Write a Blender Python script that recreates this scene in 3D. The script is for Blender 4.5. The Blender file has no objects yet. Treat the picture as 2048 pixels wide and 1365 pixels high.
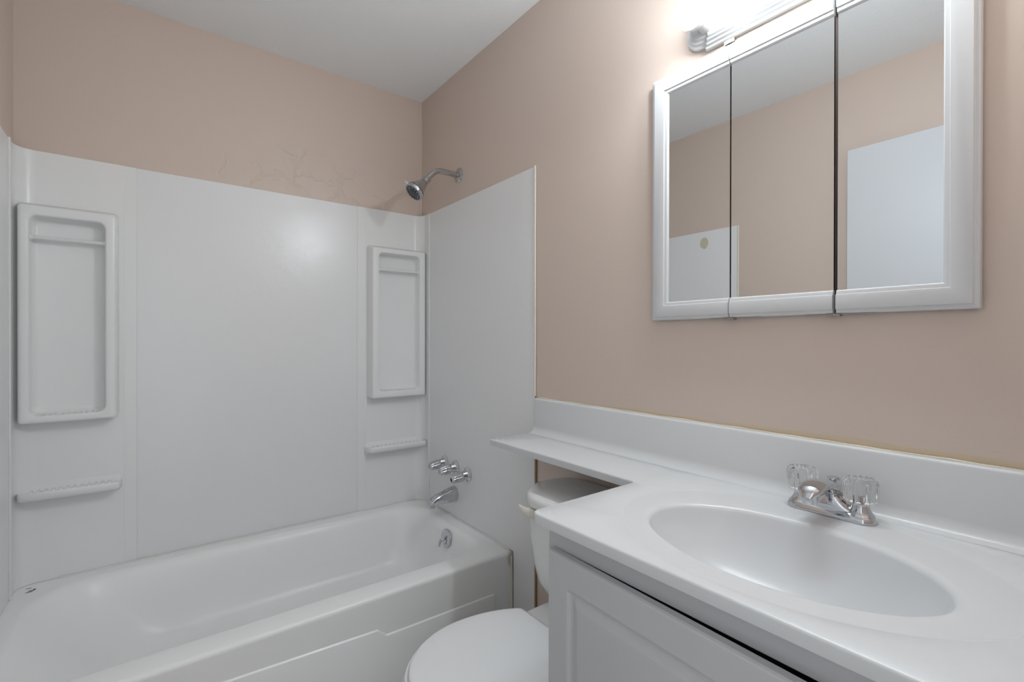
import bpy, bmesh, math
from math import sin, cos, pi, radians
from mathutils import Vector, Matrix

C = bpy.context.scene.collection
S = bpy.context.scene

# ------------------------------------------------------------------ camera
Z0 = 1.19                                   # camera-level datum above the floor
YAW, PITCH, ROLL, F = 0.6509, -0.0029, 0.0013, 951.03
cam = bpy.data.cameras.new('camera')
cam_o = bpy.data.objects.new('camera', cam)
C.objects.link(cam_o)
_f = Vector((sin(YAW) * cos(PITCH), cos(YAW) * cos(PITCH), sin(PITCH)))
_r = Vector((cos(YAW), -sin(YAW), 0))
_u = _r.cross(_f)
_r, _u = cos(ROLL) * _r + sin(ROLL) * _u, -sin(ROLL) * _r + cos(ROLL) * _u
cam_o.matrix_world = Matrix(((_r.x, _u.x, -_f.x, -1.1559), (_r.y, _u.y, -_f.y, -2.3128),
                             (_r.z, _u.z, -_f.z, Z0 - 0.0095), (0, 0, 0, 1)))
cam.sensor_width = 36.0
cam.lens = F / 2048 * 36.0
cam.clip_start = 0.01
S.camera = cam_o

# ------------------------------------------------------------------ world, light, exposure
S.view_settings.view_transform = 'Standard'
S.view_settings.look = 'None'
S.view_settings.exposure = 0.0
S.view_settings.gamma = 1.0
S.view_settings.use_curve_mapping = False
BULB_STRENGTH = 152.0
FILL_POWER = 5.0
w = bpy.data.worlds.new('world')
S.world = w
w.use_nodes = True
w.node_tree.nodes['Background'].inputs[0].default_value = (0.8, 0.85, 0.9, 1)
w.node_tree.nodes['Background'].inputs[1].default_value = 0.2
hl = bpy.data.lights.new('doorway_fill', 'AREA')      # added soft fill light just outside the doorway, out of view
hl.shape = 'RECTANGLE'
hl.size, hl.size_y = 0.72, 1.9
hl.energy = FILL_POWER
hl.color = (0.93, 0.97, 1.0)
hl_o = bpy.data.objects.new('doorway_fill', hl)
C.objects.link(hl_o)
hl_o.location = (-1.1, -2.50, 1.1)
hl_o.rotation_euler = (radians(90), 0, 0)

# ------------------------------------------------------------------ materials
def mat(name, color, rough=0.4, metal=0.0, bump=0.0, bscale=40.0, bdist=0.002, coat=0.0, spec=0.5, trans=0.0, ior=1.45, emit=0.0):
    m = bpy.data.materials.new(name)
    m.use_nodes = True
    nt = m.node_tree
    b = nt.nodes['Principled BSDF']
    b.inputs['Base Color'].default_value = (*color, 1)
    b.inputs['Roughness'].default_value = rough
    b.inputs['Metallic'].default_value = metal
    b.inputs['Coat Weight'].default_value = coat
    b.inputs['Coat Roughness'].default_value = 0.12
    b.inputs['Specular IOR Level'].default_value = spec
    b.inputs['Transmission Weight'].default_value = trans
    b.inputs['IOR'].default_value = ior
    if emit:
        b.inputs['Emission Color'].default_value = (0.885, 0.955, 1.0, 1)
        b.inputs['Emission Strength'].default_value = emit
    if bump:
        tc = nt.nodes.new('ShaderNodeTexCoord')
        n = nt.nodes.new('ShaderNodeTexNoise')
        n.inputs['Scale'].default_value = bscale
        n.inputs['Detail'].default_value = 4
        bp = nt.nodes.new('ShaderNodeBump')
        bp.inputs['Strength'].default_value = bump
        bp.inputs['Distance'].default_value = bdist
        nt.links.new(tc.outputs['Object'], n.inputs['Vector'])
        nt.links.new(n.outputs['Fac'], bp.inputs['Height'])
        nt.links.new(bp.outputs['Normal'], b.inputs['Normal'])
    return m

def node(m, t, **kw):
    n = m.node_tree.nodes.new(t)
    for k, v in kw.items():
        setattr(n, k, v)
    return n

def blob(m, centers, fall):
    """soft mask (0..1) around a list of (centre, half-size) boxes in object coordinates, edges broken by noise"""
    nt = m.node_tree
    tc = node(m, 'ShaderNodeTexCoord')
    noi = node(m, 'ShaderNodeTexNoise')
    noi.inputs['Scale'].default_value = 9
    noi.inputs['Detail'].default_value = 5
    nt.links.new(tc.outputs['Object'], noi.inputs['Vector'])
    out = None
    for c, h in centers:
        sub = node(m, 'ShaderNodeVectorMath', operation='SUBTRACT')
        sub.inputs[1].default_value = c
        nt.links.new(tc.outputs['Object'], sub.inputs[0])
        div = node(m, 'ShaderNodeVectorMath', operation='DIVIDE')
        div.inputs[1].default_value = h
        nt.links.new(sub.outputs[0], div.inputs[0])
        ln = node(m, 'ShaderNodeVectorMath', operation='LENGTH')
        nt.links.new(div.outputs[0], ln.inputs[0])
        add = node(m, 'ShaderNodeMath', operation='ADD')
        nt.links.new(ln.outputs['Value'], add.inputs[0])
        sc = node(m, 'ShaderNodeMath', operation='MULTIPLY_ADD')
        sc.inputs[1].default_value = 1.6
        sc.inputs[2].default_value = -0.8
        nt.links.new(noi.outputs['Fac'], sc.inputs[0])
        nt.links.new(sc.outputs[0], add.inputs[1])
        mr = node(m, 'ShaderNodeMapRange', interpolation_type='SMOOTHSTEP')
        mr.inputs['From Min'].default_value = 1.0 + fall
        mr.inputs['From Max'].default_value = 1.0 - fall
        nt.links.new(add.outputs[0], mr.inputs['Value'])
        if out is None:
            out = mr.outputs[0]
        else:
            mx = node(m, 'ShaderNodeMath', operation='MAXIMUM')
            nt.links.new(out, mx.inputs[0])
            nt.links.new(mr.outputs[0], mx.inputs[1])
            out = mx.outputs[0]
    return out, tc

TAN = (0.675, 0.562, 0.490)
M = {}
M['tan'] = mat('tan_satin_paint', TAN, 0.42, bump=0.22, bscale=130, bdist=0.0012)
M['ceiling'] = mat('ceiling_paint', (0.91, 0.925, 0.935), 0.75, bump=0.35, bscale=70, bdist=0.002)
M['trim'] = mat('white_trim_paint', (0.78, 0.78, 0.77), 0.35)
M['door'] = mat('white_door_paint', (0.65, 0.675, 0.70), 0.4)
M['floor'] = mat('grey_vinyl_floor', (0.42, 0.40, 0.38), 0.4, bump=0.1)
M['surround'] = mat('white_surround_plastic', (0.835, 0.84, 0.848), 0.27, bump=0.22, bscale=11, bdist=0.008)
M['corner'] = mat('white_corner_plastic', (0.855, 0.86, 0.86), 0.26, bump=0.06, bscale=9, bdist=0.006)
M['porcelain'] = mat('white_porcelain', (0.82, 0.825, 0.82), 0.12)
M['ivory'] = mat('ivory_plastic', (0.72, 0.69, 0.62), 0.3)
M['lid'] = mat('white_seat_plastic', (0.83, 0.84, 0.85), 0.28)
M['marble'] = mat('white_cultured_marble', (0.70, 0.712, 0.725), 0.26, bump=0.03, bscale=12, bdist=0.002)
M['cabinet'] = mat('white_cabinet_paint', (0.565, 0.57, 0.585), 0.42, bump=0.05, bscale=160, bdist=0.0006)
M['chrome'] = mat('polished_chrome', (0.60, 0.615, 0.64), 0.07, 1.0)
M['nickel'] = mat('brushed_nickel', (0.52, 0.53, 0.545), 0.17, 1.0)
M['steel'] = mat('hinge_steel', (0.42, 0.40, 0.37), 0.35, 1.0)
M['black'] = mat('black_rubber', (0.015, 0.016, 0.018), 0.35)
M['graphite'] = mat('graphite_plastic', (0.035, 0.042, 0.05), 0.3)
M['dark'] = mat('dark_hollow_shade', (0.035, 0.022, 0.016), 0.6)  # dark brown stands in for shade inside gaps and hollows
M['mirror'] = mat('silvered_mirror', (0.83, 0.85, 0.86), 0.004, 1.0)
M['acrylic'] = mat('clear_acrylic', (0.985, 0.99, 0.985), 0.05, trans=1.0, ior=1.40)
M['bar'] = mat('frosted_clear_bar', (0.90, 0.91, 0.91), 0.14, trans=0.15, ior=1.4)
M['caulk'] = mat('white_caulk', (0.80, 0.80, 0.78), 0.4, bump=0.5, bscale=60, bdist=0.002)
M['cream'] = mat('cream_caulk', (0.76, 0.71, 0.61), 0.5, bump=0.5, bscale=60, bdist=0.002)
M['wood'] = mat('raw_wood_edge', (0.30, 0.19, 0.10), 0.6, bump=0.3, bscale=50)
M['fixture'] = mat('white_fixture_plastic', (0.70, 0.70, 0.70), 0.3)
M['frame'] = mat('white_foil_frame', (0.66, 0.665, 0.675), 0.33)
M['bulb'] = mat('lit_frosted_bulb', (0.95, 0.95, 0.95), 0.4, emit=BULB_STRENGTH)
M['brass'] = mat('brass_knob', (0.6, 0.45, 0.2), 0.25, 1.0)

# peeling, blistered paint on the wall above the surround (relief only, same paint)
mp = mat('tan_blistered_paint', TAN, 0.42)
M['tan_peel'] = mp
_nt = mp.node_tree
mask, tc = blob(mp, [((-0.80, 0, 1.90), (0.16, 1, 0.07)), ((-0.62, 0, 1.95), (0.17, 1, 0.10)),
                     ((-0.42, 0, 1.92), (0.15, 1, 0.09)), ((-0.28, 0, 1.85), (0.09, 1, 0.05))], 0.25)
vor = node(mp, 'ShaderNodeTexVoronoi', feature='DISTANCE_TO_EDGE')
vor.inputs['Scale'].default_value = 7
wv = node(mp, 'ShaderNodeTexNoise')
wv.inputs['Scale'].default_value = 22
wv.inputs['Detail'].default_value = 5
mixv = node(mp, 'ShaderNodeVectorMath', operation='MULTIPLY_ADD')
mixv.inputs[1].default_value = (0.13, 0.13, 0.13)
_nt.links.new(tc.outputs['Object'], wv.inputs['Vector'])
_nt.links.new(wv.outputs['Color'], mixv.inputs[0])
_nt.links.new(tc.outputs['Object'], mixv.inputs[2])
_nt.links.new(mixv.outputs[0], vor.inputs['Vector'])
cr = node(mp, 'ShaderNodeMapRange')
cr.inputs['From Max'].default_value = 0.075
_nt.links.new(vor.outputs['Distance'], cr.inputs['Value'])
fine = node(mp, 'ShaderNodeTexNoise')
fine.inputs['Scale'].default_value = 60
fine.inputs['Detail'].default_value = 5
_nt.links.new(tc.outputs['Object'], fine.inputs['Vector'])
ad = node(mp, 'ShaderNodeMath', operation='MULTIPLY_ADD')
ad.inputs[1].default_value = 0.25
_nt.links.new(fine.outputs['Fac'], ad.inputs[0])
_nt.links.new(cr.outputs[0], ad.inputs[2])
ml = node(mp, 'ShaderNodeMath', operation='MULTIPLY')
_nt.links.new(ad.outputs[0], ml.inputs[0])
_nt.links.new(mask, ml.inputs[1])
roll = node(mp, 'ShaderNodeTexNoise')
roll.inputs['Scale'].default_value = 130
_nt.links.new(tc.outputs['Object'], roll.inputs['Vector'])
ad2 = node(mp, 'ShaderNodeMath', operation='MULTIPLY_ADD')
ad2.inputs[1].default_value = 0.2
_nt.links.new(roll.outputs['Fac'], ad2.inputs[0])
_nt.links.new(ml.outputs[0], ad2.inputs[2])
bp = node(mp, 'ShaderNodeBump')
bp.inputs['Strength'].default_value = 0.6
bp.inputs['Distance'].default_value = 0.0025
_nt.links.new(ad2.outputs[0], bp.inputs['Height'])
_nt.links.new(bp.outputs['Normal'], mp.node_tree.nodes['Principled BSDF'].inputs['Normal'])

# right wall: same paint, with a strip of bare yellowish wall left above the backsplash
mb = mat('tan_paint_bare_strip', TAN, 0.42, bump=0.22, bscale=130, bdist=0.0012)
M['tan_bare'] = mb
_nt = mb.node_tree
bare, _ = blob(mb, [((0, -2.05, Z0 - 0.2215), (1, 0.42, 0.0085)), ((0, -1.45, Z0 - 0.2235), (1, 0.22, 0.005))], 0.25)
mx = node(mb, 'ShaderNodeMix', data_type='RGBA')
mx.inputs['A'].default_value = (*TAN, 1)
mx.inputs['B'].default_value = (0.66, 0.535, 0.39, 1)
_nt.links.new(bare, mx.inputs['Factor'])
_nt.links.new(mx.outputs['Result'], _nt.nodes['Principled BSDF'].inputs['Base Color'])

# tub enamel with rust at the front corner by the wall and a few chips at the back corner
mt = mat('white_tub_enamel', (0.93, 0.935, 0.935), 0.3)
M['enamel'] = mt
_nt = mt.node_tree
rust, tc = blob(mt, [((0.754, -0.402, 0.306), (0.018, 0.05, 0.030))], 0.5)
chip, _ = blob(mt, [((-0.712, 0.330, 0.336), (0.011, 0.005, 0.05)), ((-0.722, 0.354, 0.336), (0.009, 0.003, 0.05)), ((-0.716, 0.321, 0.336), (0.012, 0.004, 0.05)), ((-0.706, 0.336, 0.336), (0.004, 0.007, 0.05))], 0.05)
mx = node(mt, 'ShaderNodeMix', data_type='RGBA')
mx.inputs['A'].default_value = (0.93, 0.935, 0.935, 1)
mx.inputs['B'].default_value = (0.40, 0.30, 0.20, 1)
rs = node(mt, 'ShaderNodeMath', operation='MULTIPLY')
rs.inputs[1].default_value = 0.55
_nt.links.new(rust, rs.inputs[0])
_nt.links.new(rs.outputs[0], mx.inputs['Factor'])
mx2 = node(mt, 'ShaderNodeMix', data_type='RGBA')
mx2.inputs['B'].default_value = (0.05, 0.05, 0.05, 1)
_nt.links.new(mx.outputs['Result'], mx2.inputs['A'])
_nt.links.new(chip, mx2.inputs['Factor'])
_nt.links.new(mx2.outputs['Result'], _nt.nodes['Principled BSDF'].inputs['Base Color'])

# left end panel with a yellowed patch (seen in the mirror)
mlft = mat('white_stained_plastic', (0.855, 0.86, 0.865), 0.26)
M['surround_stain'] = mlft
_nt = mlft.node_tree
st, _ = blob(mlft, [((-1.52, -0.74, 1.755), (1, 0.022, 0.03))], 0.1)
mx = node(mlft, 'ShaderNodeMix', data_type='RGBA')
mx.inputs['A'].default_value = (0.855, 0.86, 0.865, 1)
mx.inputs['B'].default_value = (0.62, 0.60, 0.44, 1)
_nt.links.new(st, mx.inputs['Factor'])
_nt.links.new(mx.outputs['Result'], _nt.nodes['Principled BSDF'].inputs['Base Color'])

# ------------------------------------------------------------------ mesh helpers
def empty(name, label, cat, loc=(0, 0, 0), group=None):
    o = bpy.data.objects.new(name, None)
    C.objects.link(o)
    o.location = loc
    o['label'], o['category'] = label, cat
    if group:
        o['group'] = group
    return o

def finish(name, bm, m, parent=None, smooth=True, angle=40, bevel=0.0, bseg=2, subsurf=0):
    bmesh.ops.remove_doubles(bm, verts=bm.verts, dist=1e-6)
    bmesh.ops.recalc_face_normals(bm, faces=bm.faces)
    me = bpy.data.meshes.new(name)
    bm.to_mesh(me)
    bm.free()
    o = bpy.data.objects.new(name, me)
    C.objects.link(o)
    me.materials.append(m)
    if smooth:
        me.polygons.foreach_set('use_smooth', [True] * len(me.polygons))
        try:
            me.set_sharp_from_angle(angle=radians(angle))
        except Exception:
            pass
    if bevel:
        b = o.modifiers.new('bevel', 'BEVEL')
        b.width, b.segments, b.limit_method, b.angle_limit = bevel, bseg, 'ANGLE', radians(30)
        b.harden_normals = True
    if subsurf:
        s = o.modifiers.new('subsurf', 'SUBSURF')
        s.levels = s.render_levels = subsurf
    if parent is not None:
        o.parent = parent
        pm = parent.matrix_basis.copy()
        p = parent.parent
        while p is not None:
            pm = p.matrix_basis @ pm
            p = p.parent
        # meshes are modelled in world coordinates: bring them into the parent's space
        me.transform(pm.inverted())
    return o

def struct(o, label=None):
    o['kind'] = 'structure'
    if label:
        o['label'] = label
    return o

def box(bm, x0, x1, y0, y1, z0, z1):
    vs = [bm.verts.new((x, y, z)) for x in (x0, x1) for y in (y0, y1) for z in (z0, z1)]
    for f in ((0, 1, 3, 2), (4, 6, 7, 5), (0, 4, 5, 1), (2, 3, 7, 6), (0, 2, 6, 4), (1, 5, 7, 3)):
        bm.faces.new([vs[i] for i in f])

def boxbm(*a):
    bm = bmesh.new()
    box(bm, *a)
    return bm

def loft(bm, rings, cap0=False, cap1=False, closed=True):
    vr = [[bm.verts.new(p) for p in r] for r in rings]
    n = len(vr[0])
    for a, b in zip(vr, vr[1:]):
        for i in range(n if closed else n - 1):
            j = (i + 1) % n
            bm.faces.new((a[i], a[j], b[j], b[i]))
    if cap0:
        bm.faces.new(vr[0][::-1])
    if cap1:
        bm.faces.new(vr[-1])
    return vr

def frame_of(d):
    d = Vector(d).normalized()
    u = d.orthogonal().normalized() if abs(d.z) > 0.99 else Vector((0, 0, 1)).cross(d).normalized()
    v = d.cross(u)
    return d, u, v

def lathe(bm, origin, axis, prof, n=32, lobes=0, amp=None, cap0=True, cap1=True, phase=0.0):
    """prof = [(distance along axis, radius)]; lobes/amp flute the outline"""
    o = Vector(origin)
    d, u, v = frame_of(axis)
    rings = []
    for k, (t, r) in enumerate(prof):
        a = amp[k] if amp else 0
        rings.append([o + d * t + (u * cos(q) + v * sin(q)) * (r * (1 + a * (abs(cos(lobes * q / 2 + phase)) - 0.6)) if lobes else r)
                      for q in [2 * pi * i / n for i in range(n)]])
    loft(bm, rings, cap0, cap1)

def tube(bm, pts, rad, n=16, cap=True, flat=None):
    pts = [Vector(p) for p in pts]
    if not hasattr(rad, '__len__'):
        rad = [rad] * len(pts)
    rings = []
    d0, u, v = frame_of(pts[1] - pts[0])
    for i, p in enumerate(pts):
        d = (pts[min(i + 1, len(pts) - 1)] - pts[max(i - 1, 0)]).normalized()
        u = (u - d * u.dot(d)).normalized()
        v = d.cross(u)
        r = rad[i]
        ru, rv = (r, r) if flat is None else (r * flat[0], r * flat[1])
        rings.append([p + u * ru * cos(2 * pi * k / n) + v * rv * sin(2 * pi * k / n) for k in range(n)])
    loft(bm, rings, cap, cap)

def bez(pts, n=10):
    """Catmull-Rom through pts"""
    P = [Vector(p) for p in pts]
    P = [P[0] * 2 - P[1]] + P + [P[-1] * 2 - P[-2]]
    out = []
    for i in range(1, len(P) - 2):
        for k in range(n):
            t = k / n
            a, b, c, d = P[i - 1], P[i], P[i + 1], P[i + 2]
            out.append(0.5 * ((2 * b) + (c - a) * t + (2 * a - 5 * b + 4 * c - d) * t * t + (3 * b - a - 3 * c + d) * t ** 3))
    out.append(P[-2])
    return out

def rrect(x0, x1, y0, y1, r, k=8):
    """rounded rectangle, counter-clockwise 2-D points; r one radius or four (x1y1, x0y1, x0y0, x1y0)"""
    rr = r if hasattr(r, '__len__') else (r,) * 4
    cs = [(x1, y1, 0, -1, -1), (x0, y1, 90, 1, -1), (x0, y0, 180, 1, 1), (x1, y0, 270, -1, 1)]
    out = []
    for (cx, cy, a0, sx, sy), q in zip(cs, rr):
        for i in range(k + 1):
            a = radians(a0 + 90 * i / k)
            out.append((cx + sx * q + q * cos(a), cy + sy * q + q * sin(a)))
    return out

def rounded_poly(pts, rads, k=6):
    out = []
    n = len(pts)
    for i in range(n):
        p, a, b = Vector(pts[i]), Vector(pts[i - 1]), Vector(pts[(i + 1) % n])
        r = rads[i]
        if r <= 0:
            out.append(p)
            continue
        d1, d2 = (a - p).normalized(), (b - p).normalized()
        ang = d1.angle(d2)
        t = r / math.tan(ang / 2)
        c = p + (d1 + d2).normalized() * (r / sin(ang / 2))
        s, e = p + d1 * t - c, p + d2 * t - c
        a0, a1 = math.atan2(s.y, s.x), math.atan2(e.y, e.x)
        da = (a1 - a0 + pi) % (2 * pi) - pi
        for j in range(k + 1):
            q = a0 + da * j / k
            out.append(c + Vector((cos(q), sin(q))) * r)
    return out

def offset_poly(pts, d):
    n = len(pts)
    out = []
    for i in range(n):
        p = Vector(pts[i])
        e1, e2 = (p - Vector(pts[i - 1])), (Vector(pts[(i + 1) % n]) - p)
        n1 = Vector((-e1.y, e1.x)).normalized()
        n2 = Vector((-e2.y, e2.x)).normalized()
        m_ = (n1 + n2)
        m_ = m_ / max(m_.dot(n1), 1e-6) if m_.length > 1e-6 else n1
        out.append(p + m_ * d)
    return out

def extrude_z(bm, pts, z0, z1, cap=True):
    loft(bm, [[(p[0], p[1], z0) for p in pts], [(p[0], p[1], z1) for p in pts]], cap, cap)

# ------------------------------------------------------------------ the room
W, H, YF, YH = 1.524, Z0 + 1.2554, -2.37, -3.6
T = 0.1
struct(finish('floor', boxbm(-W - T, T, YH - T, T, -T, 0), M['floor'], smooth=False))
struct(finish('ceiling', boxbm(-W - T, T, YH - T, T, H, H + T), M['ceiling'], smooth=False))
struct(finish('wall_back', boxbm(-W - T, T, 0, T, 0, H), M['tan_peel'], smooth=False))
struct(finish('wall_right', boxbm(0, T, YH, 0, 0, H), M['tan_bare'], smooth=False))
struct(finish('wall_left', boxbm(-W - T, -W, YH, 0, 0, H), M['tan'], smooth=False))
bm = bmesh.new()                                        # partition with the doorway the camera stands in
DX0, DX1, DH = -1.50, -0.70, 2.075
box(bm, -W, DX0, YF - T, YF, 0, H)
box(bm, DX1, 0, YF - T, YF, 0, H)
box(bm, DX0, DX1, YF - T, YF, DH, H)
struct(finish('wall_front', bm, M['tan'], smooth=False))
struct(finish('wall_hall', boxbm(-W, 0, YH - T, YH, 0, H), M['tan'], smooth=False))
bm = bmesh.new()                                        # jamb lining
box(bm, DX0, DX0 + 0.018, YF - T - 0.01, YF + 0.01, 0, DH)
box(bm, DX1 - 0.018, DX1, YF - T - 0.01, YF + 0.01, 0, DH)
box(bm, DX0 + 0.018, DX1 - 0.018, YF - T - 0.01, YF + 0.01, DH - 0.018, DH)
struct(finish('trim_1', bm, M['trim'], smooth=False, bevel=0.002))
struct(finish('baseboard_left', boxbm(-W, -W + 0.012, YF, -0.96, 0, 0.085), M['trim'], smooth=False, bevel=0.003))
# open flush door folded back along the left wall, seen in the mirrors
bm = boxbm(-W + 0.025, -W + 0.060, -2.335, -1.4906, 0.012, Z0 + 0.8763)
dr = struct(finish('door_1', bm, M['door'], smooth=False, bevel=0.002),
            'white flush door standing open against the left wall, seen in the mirrors')
bm = bmesh.new()
lathe(bm, (-W + 0.060, -1.555, 0.95), (1, 0, 0), [(0, 0.032), (0.006, 0.030), (0.01, 0.012), (0.03, 0.012), (0.036, 0.024), (0.05, 0.028), (0.06, 0.02), (0.063, 0.008)], 24)
finish('door_knob', bm, M['brass'], dr)

# ------------------------------------------------------------------ tub surround
ZR = Z0 - 0.8541                                         # tub rim height
ZS = Z0 + 0.6414                                         # surround top
ZB = ZR + 0.001
G = 'white plastic tub surround panels'
o = finish('surround_panel', boxbm(-1.209, -0.336, -0.0045, -0.0005, ZB, ZS), M['surround'], bevel=0.0015)
o['label'], o['category'], o['group'] = 'wide flat white surround panel on the back wall between the two niches', 'wall panel', G

def corner_panel(sx, label):
    """plan profile of one moulded corner unit; sx=+1 right corner, -1 left corner"""
    if sx > 0:
        X = lambda d: -d                                 # d = distance from the side wall
        d_out, d_in, yend = 0.3473, 0.3075, 0.0976
    else:
        X = lambda d: -W + d
        d_out, d_in, yend = 1.524 - 1.1963, 1.524 - 1.2331, 0.108
    R = 0.05
    tk = 0.007
    prof = [(d_out, 0.0050), (d_out, 0.0065), (d_in + 0.0015, 0.0062), (d_in - 0.002, 0.0088), (tk + R, 0.0085)]
    for i in range(1, 12):
        a = radians(90 * i / 12)
        prof.append((tk + R - R * sin(a), 0.0085 + R - R * cos(a)))
    prof += [(tk, 0.0085 + R), (tk, yend), (0.001, yend)]
    back = [(0.001, 0.0085 + R * 0.6), (0.001 + R * 0.6, 0.0010), (d_out - 0.0150, 0.0010), (d_out - 0.0145, 0.0050)]
    pts = [(X(d), -y) for d, y in prof + back]
    bm = bmesh.new()
    extrude_z(bm, pts, ZB, ZS)
    root = finish('corner_panel', bm, M['corner'], angle=35)
    root['label'], root['category'], root['group'] = label, 'wall panel', G
    bm = bmesh.new()
    tube(bm, [(X(d_out + 0.001), -0.0050, ZB + 0.002), (X(d_out + 0.001), -0.0050, ZS - 0.002)], 0.0016, 8)
    finish('seam_bead', bm, M['caulk'], root)
    return root

def niche_frame(root, x0, x1, z0, z1, ix0, ix1, iz0, iz1):
    yb, yf = -0.0088, -0.072
    rings = []
    def ring(xa, xb, za, zb, r, y):
        return [(p[0], y, p[1]) for p in rrect(xa, xb, za, zb, r, 8)]
    bm = bmesh.new()
    rings = [ring(x0 - 0.008, x1 + 0.006, z0 - 0.003, z1 + 0.016, 0.018, yb),
             ring(x0 - 0.005, x1 + 0.005, z0 - 0.002, z1 + 0.010, 0.016, (yb + yf) / 2),
             ring(x0, x1, z0, z1, 0.010, yf + 0.010),
             ring(x0 + 0.0015, x1 - 0.0015, z0 + 0.0015, z1 - 0.0015, 0.010, yf + 0.004),
             ring(x0 + 0.005, x1 - 0.005, z0 + 0.005, z1 - 0.005, 0.009, yf + 0.0008),
             ring(x0 + 0.010, x1 - 0.010, z0 + 0.009, z1 - 0.009, 0.010, yf),
             ring(ix0 - 0.006, ix1 + 0.006, iz0 - 0.005, iz1 + 0.006, 0.024, yf),
             ring(ix0 - 0.002, ix1 + 0.002, iz0 - 0.002, iz1 + 0.002, 0.023, yf + 0.0015),
             ring(ix0, ix1, iz0, iz1, 0.022, yf + 0.006),
             ring(ix0 + 0.002, ix1 - 0.002, iz0 + 0.004, iz1 - 0.003, 0.022, -0.034),
             ring(ix0 + 0.008, ix1 - 0.008, iz0 + 0.010, iz1 - 0.009, 0.020, -0.022),
             ring(ix0 + 0.016, ix1 - 0.016, iz0 + 0.018, iz1 - 0.016, 0.018, -0.0195)]
    loft(bm, rings, False, True)
    n = 11                                               # drainage ribs along the ledge
    for i in range(n):
        xc = ix0 + 0.02 + (ix1 - ix0 - 0.04) * i / (n - 1)
        lathe(bm, (xc, yf + 0.006, iz0 + 0.0025), (0, 1, 0), [(0, 0.001), (0.004, 0.0032), (0.024, 0.0032), (0.028, 0.001)], 8)
    return finish('niche_frame', bm, M['corner'], root, angle=50)

def towel_bar(root, ix0, ix1, z):
    bm = bmesh.new()
    lathe(bm, (ix0 + 0.001, -0.052, z), (1, 0, 0), [(0, 0.0068), (ix1 - ix0 - 0.002, 0.0068)], 16)
    b = finish('towel_bar', bm, M['bar'], root)
    b['label'] = 'clear plastic bar across the top of the niche'
    for xx, d in ((ix0, 1), (ix1, -1)):
        bm = bmesh.new()
        lathe(bm, (xx, -0.052, z), (d, 0, 0), [(0, 0.010), (0.004, 0.010), (0.007, 0.007)], 16)
        finish('bar_end', bm, M['corner'], b)

def soap_shelf(root, x0, x1, zt, flush_right):
    yf = -0.075
    bm = bmesh.new()
    ys = -0.0086
    # profile y,z swept along x with shrunken ends
    prof = [(ys, zt + 0.014), (-0.018, zt + 0.004), (-0.028, zt - 0.003), (yf + 0.016, zt - 0.006), (yf + 0.008, zt - 0.001), (yf + 0.004, zt), (yf + 0.001, zt - 0.003),
            (yf, zt - 0.007), (yf + 0.003, zt - 0.025), (yf + 0.009, zt - 0.029), (-0.025, zt - 0.033), (ys, zt - 0.045)]
    def sec(x, s):
        return [(x, ys + (y - ys) * s, (zt - 0.012) + (z - zt + 0.012) * (0.55 + 0.45 * s)) for y, z in prof]
    L = x1 - x0
    rings = [sec(x0 - 0.012, 0.05), sec(x0 - 0.006, 0.75), sec(x0, 0.94), sec(x0 + 0.006, 1), sec(x0 + L * 0.5, 1)]
    rings += [sec(x1 - 0.006, 1), sec(x1, 0.96), sec(x1 + 0.004, 0.8), sec(x1 + 0.010, 0.05)] if not flush_right else [sec(x1 - 0.004, 1), sec(x1, 1)]
    loft(bm, rings, True, True)
    n = 12
    for i in range(n):
        xc = x0 + 0.025 + (L - 0.05) * i / (n - 1)
        lathe(bm, (xc, yf + 0.014, zt - 0.006), (0, 1, 0.08), [(0, 0.001), (0.004, 0.004), (0.034, 0.004), (0.040, 0.001)], 8)
    return finish('soap_shelf', bm, M['corner'], root, angle=50)

cl = corner_panel(-1, 'left white corner panel of the tub surround, with tall niche and soap shelf')
niche_frame(cl, -1.5056, -1.2531, Z0 - 0.2955, Z0 + 0.4415, -1.4776, -1.2834, Z0 - 0.270, Z0 + 0.4065)
towel_bar(cl, -1.4776, -1.2834, 1.525)
soap_shelf(cl, -1.503, -1.249, 0.662, False)
bm = bmesh.new()
tube(bm, [(-W + 0.0075, -0.110, ZB), (-W + 0.0075, -0.110, ZS)], 0.0038, 10)
finish('caulk_line', bm, M['caulk'], cl)
cr_ = corner_panel(1, 'right white corner panel of the tub surround beside the shower wall, with niche')
niche_frame(cr_, -0.2965, -0.0135, Z0 - 0.2985, Z0 + 0.4425, -0.2636, -0.0467, Z0 - 0.2655, Z0 + 0.416)
towel_bar(cr_, -0.2636, -0.0467, 1.527)
soap_shelf(cr_, -0.302, -0.0135, 0.655, True)
bm = bmesh.new()
tube(bm, [(-0.0075, -0.0985, ZB), (-0.0075, -0.0985, ZS - 0.003)], 0.0038, 10)
finish('caulk_line', bm, M['caulk'], cr_)

YE = -0.9431                                             # where the surround ends on the side walls
def end_panel(xa, xb, y1):
    """flat end panel with a leg running down in front of the tub"""
    pts = [(YE, 0.09), (-0.8125, 0.09), (-0.8125, ZB), (y1, ZB), (y1, ZS), (YE, ZS)]
    bm = bmesh.new()
    loft(bm, [[(xa, y, z) for y, z in pts], [(xb, y, z) for y, z in pts]], True, True)
    return bm
o = finish('surround_panel', end_panel(-0.0055, -0.0005, -0.099), M['surround'], bevel=0.0015)
o['label'], o['category'], o['group'] = 'white surround panel on the shower wall behind the tub taps', 'wall panel', G
bm = bmesh.new()
tube(bm, [(-0.005, YE - 0.001, 0.97), (-0.005, YE - 0.0015, 1.3), (-0.005, YE - 0.001, 1.6), (-0.005, YE - 0.001, ZS + 0.002)], [0.0042, 0.004, 0.0034, 0.0042], 10)
c_ = finish('caulk_line', bm, M['cream'], o)
c_['label'] = 'cream caulk along the front edge'
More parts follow.
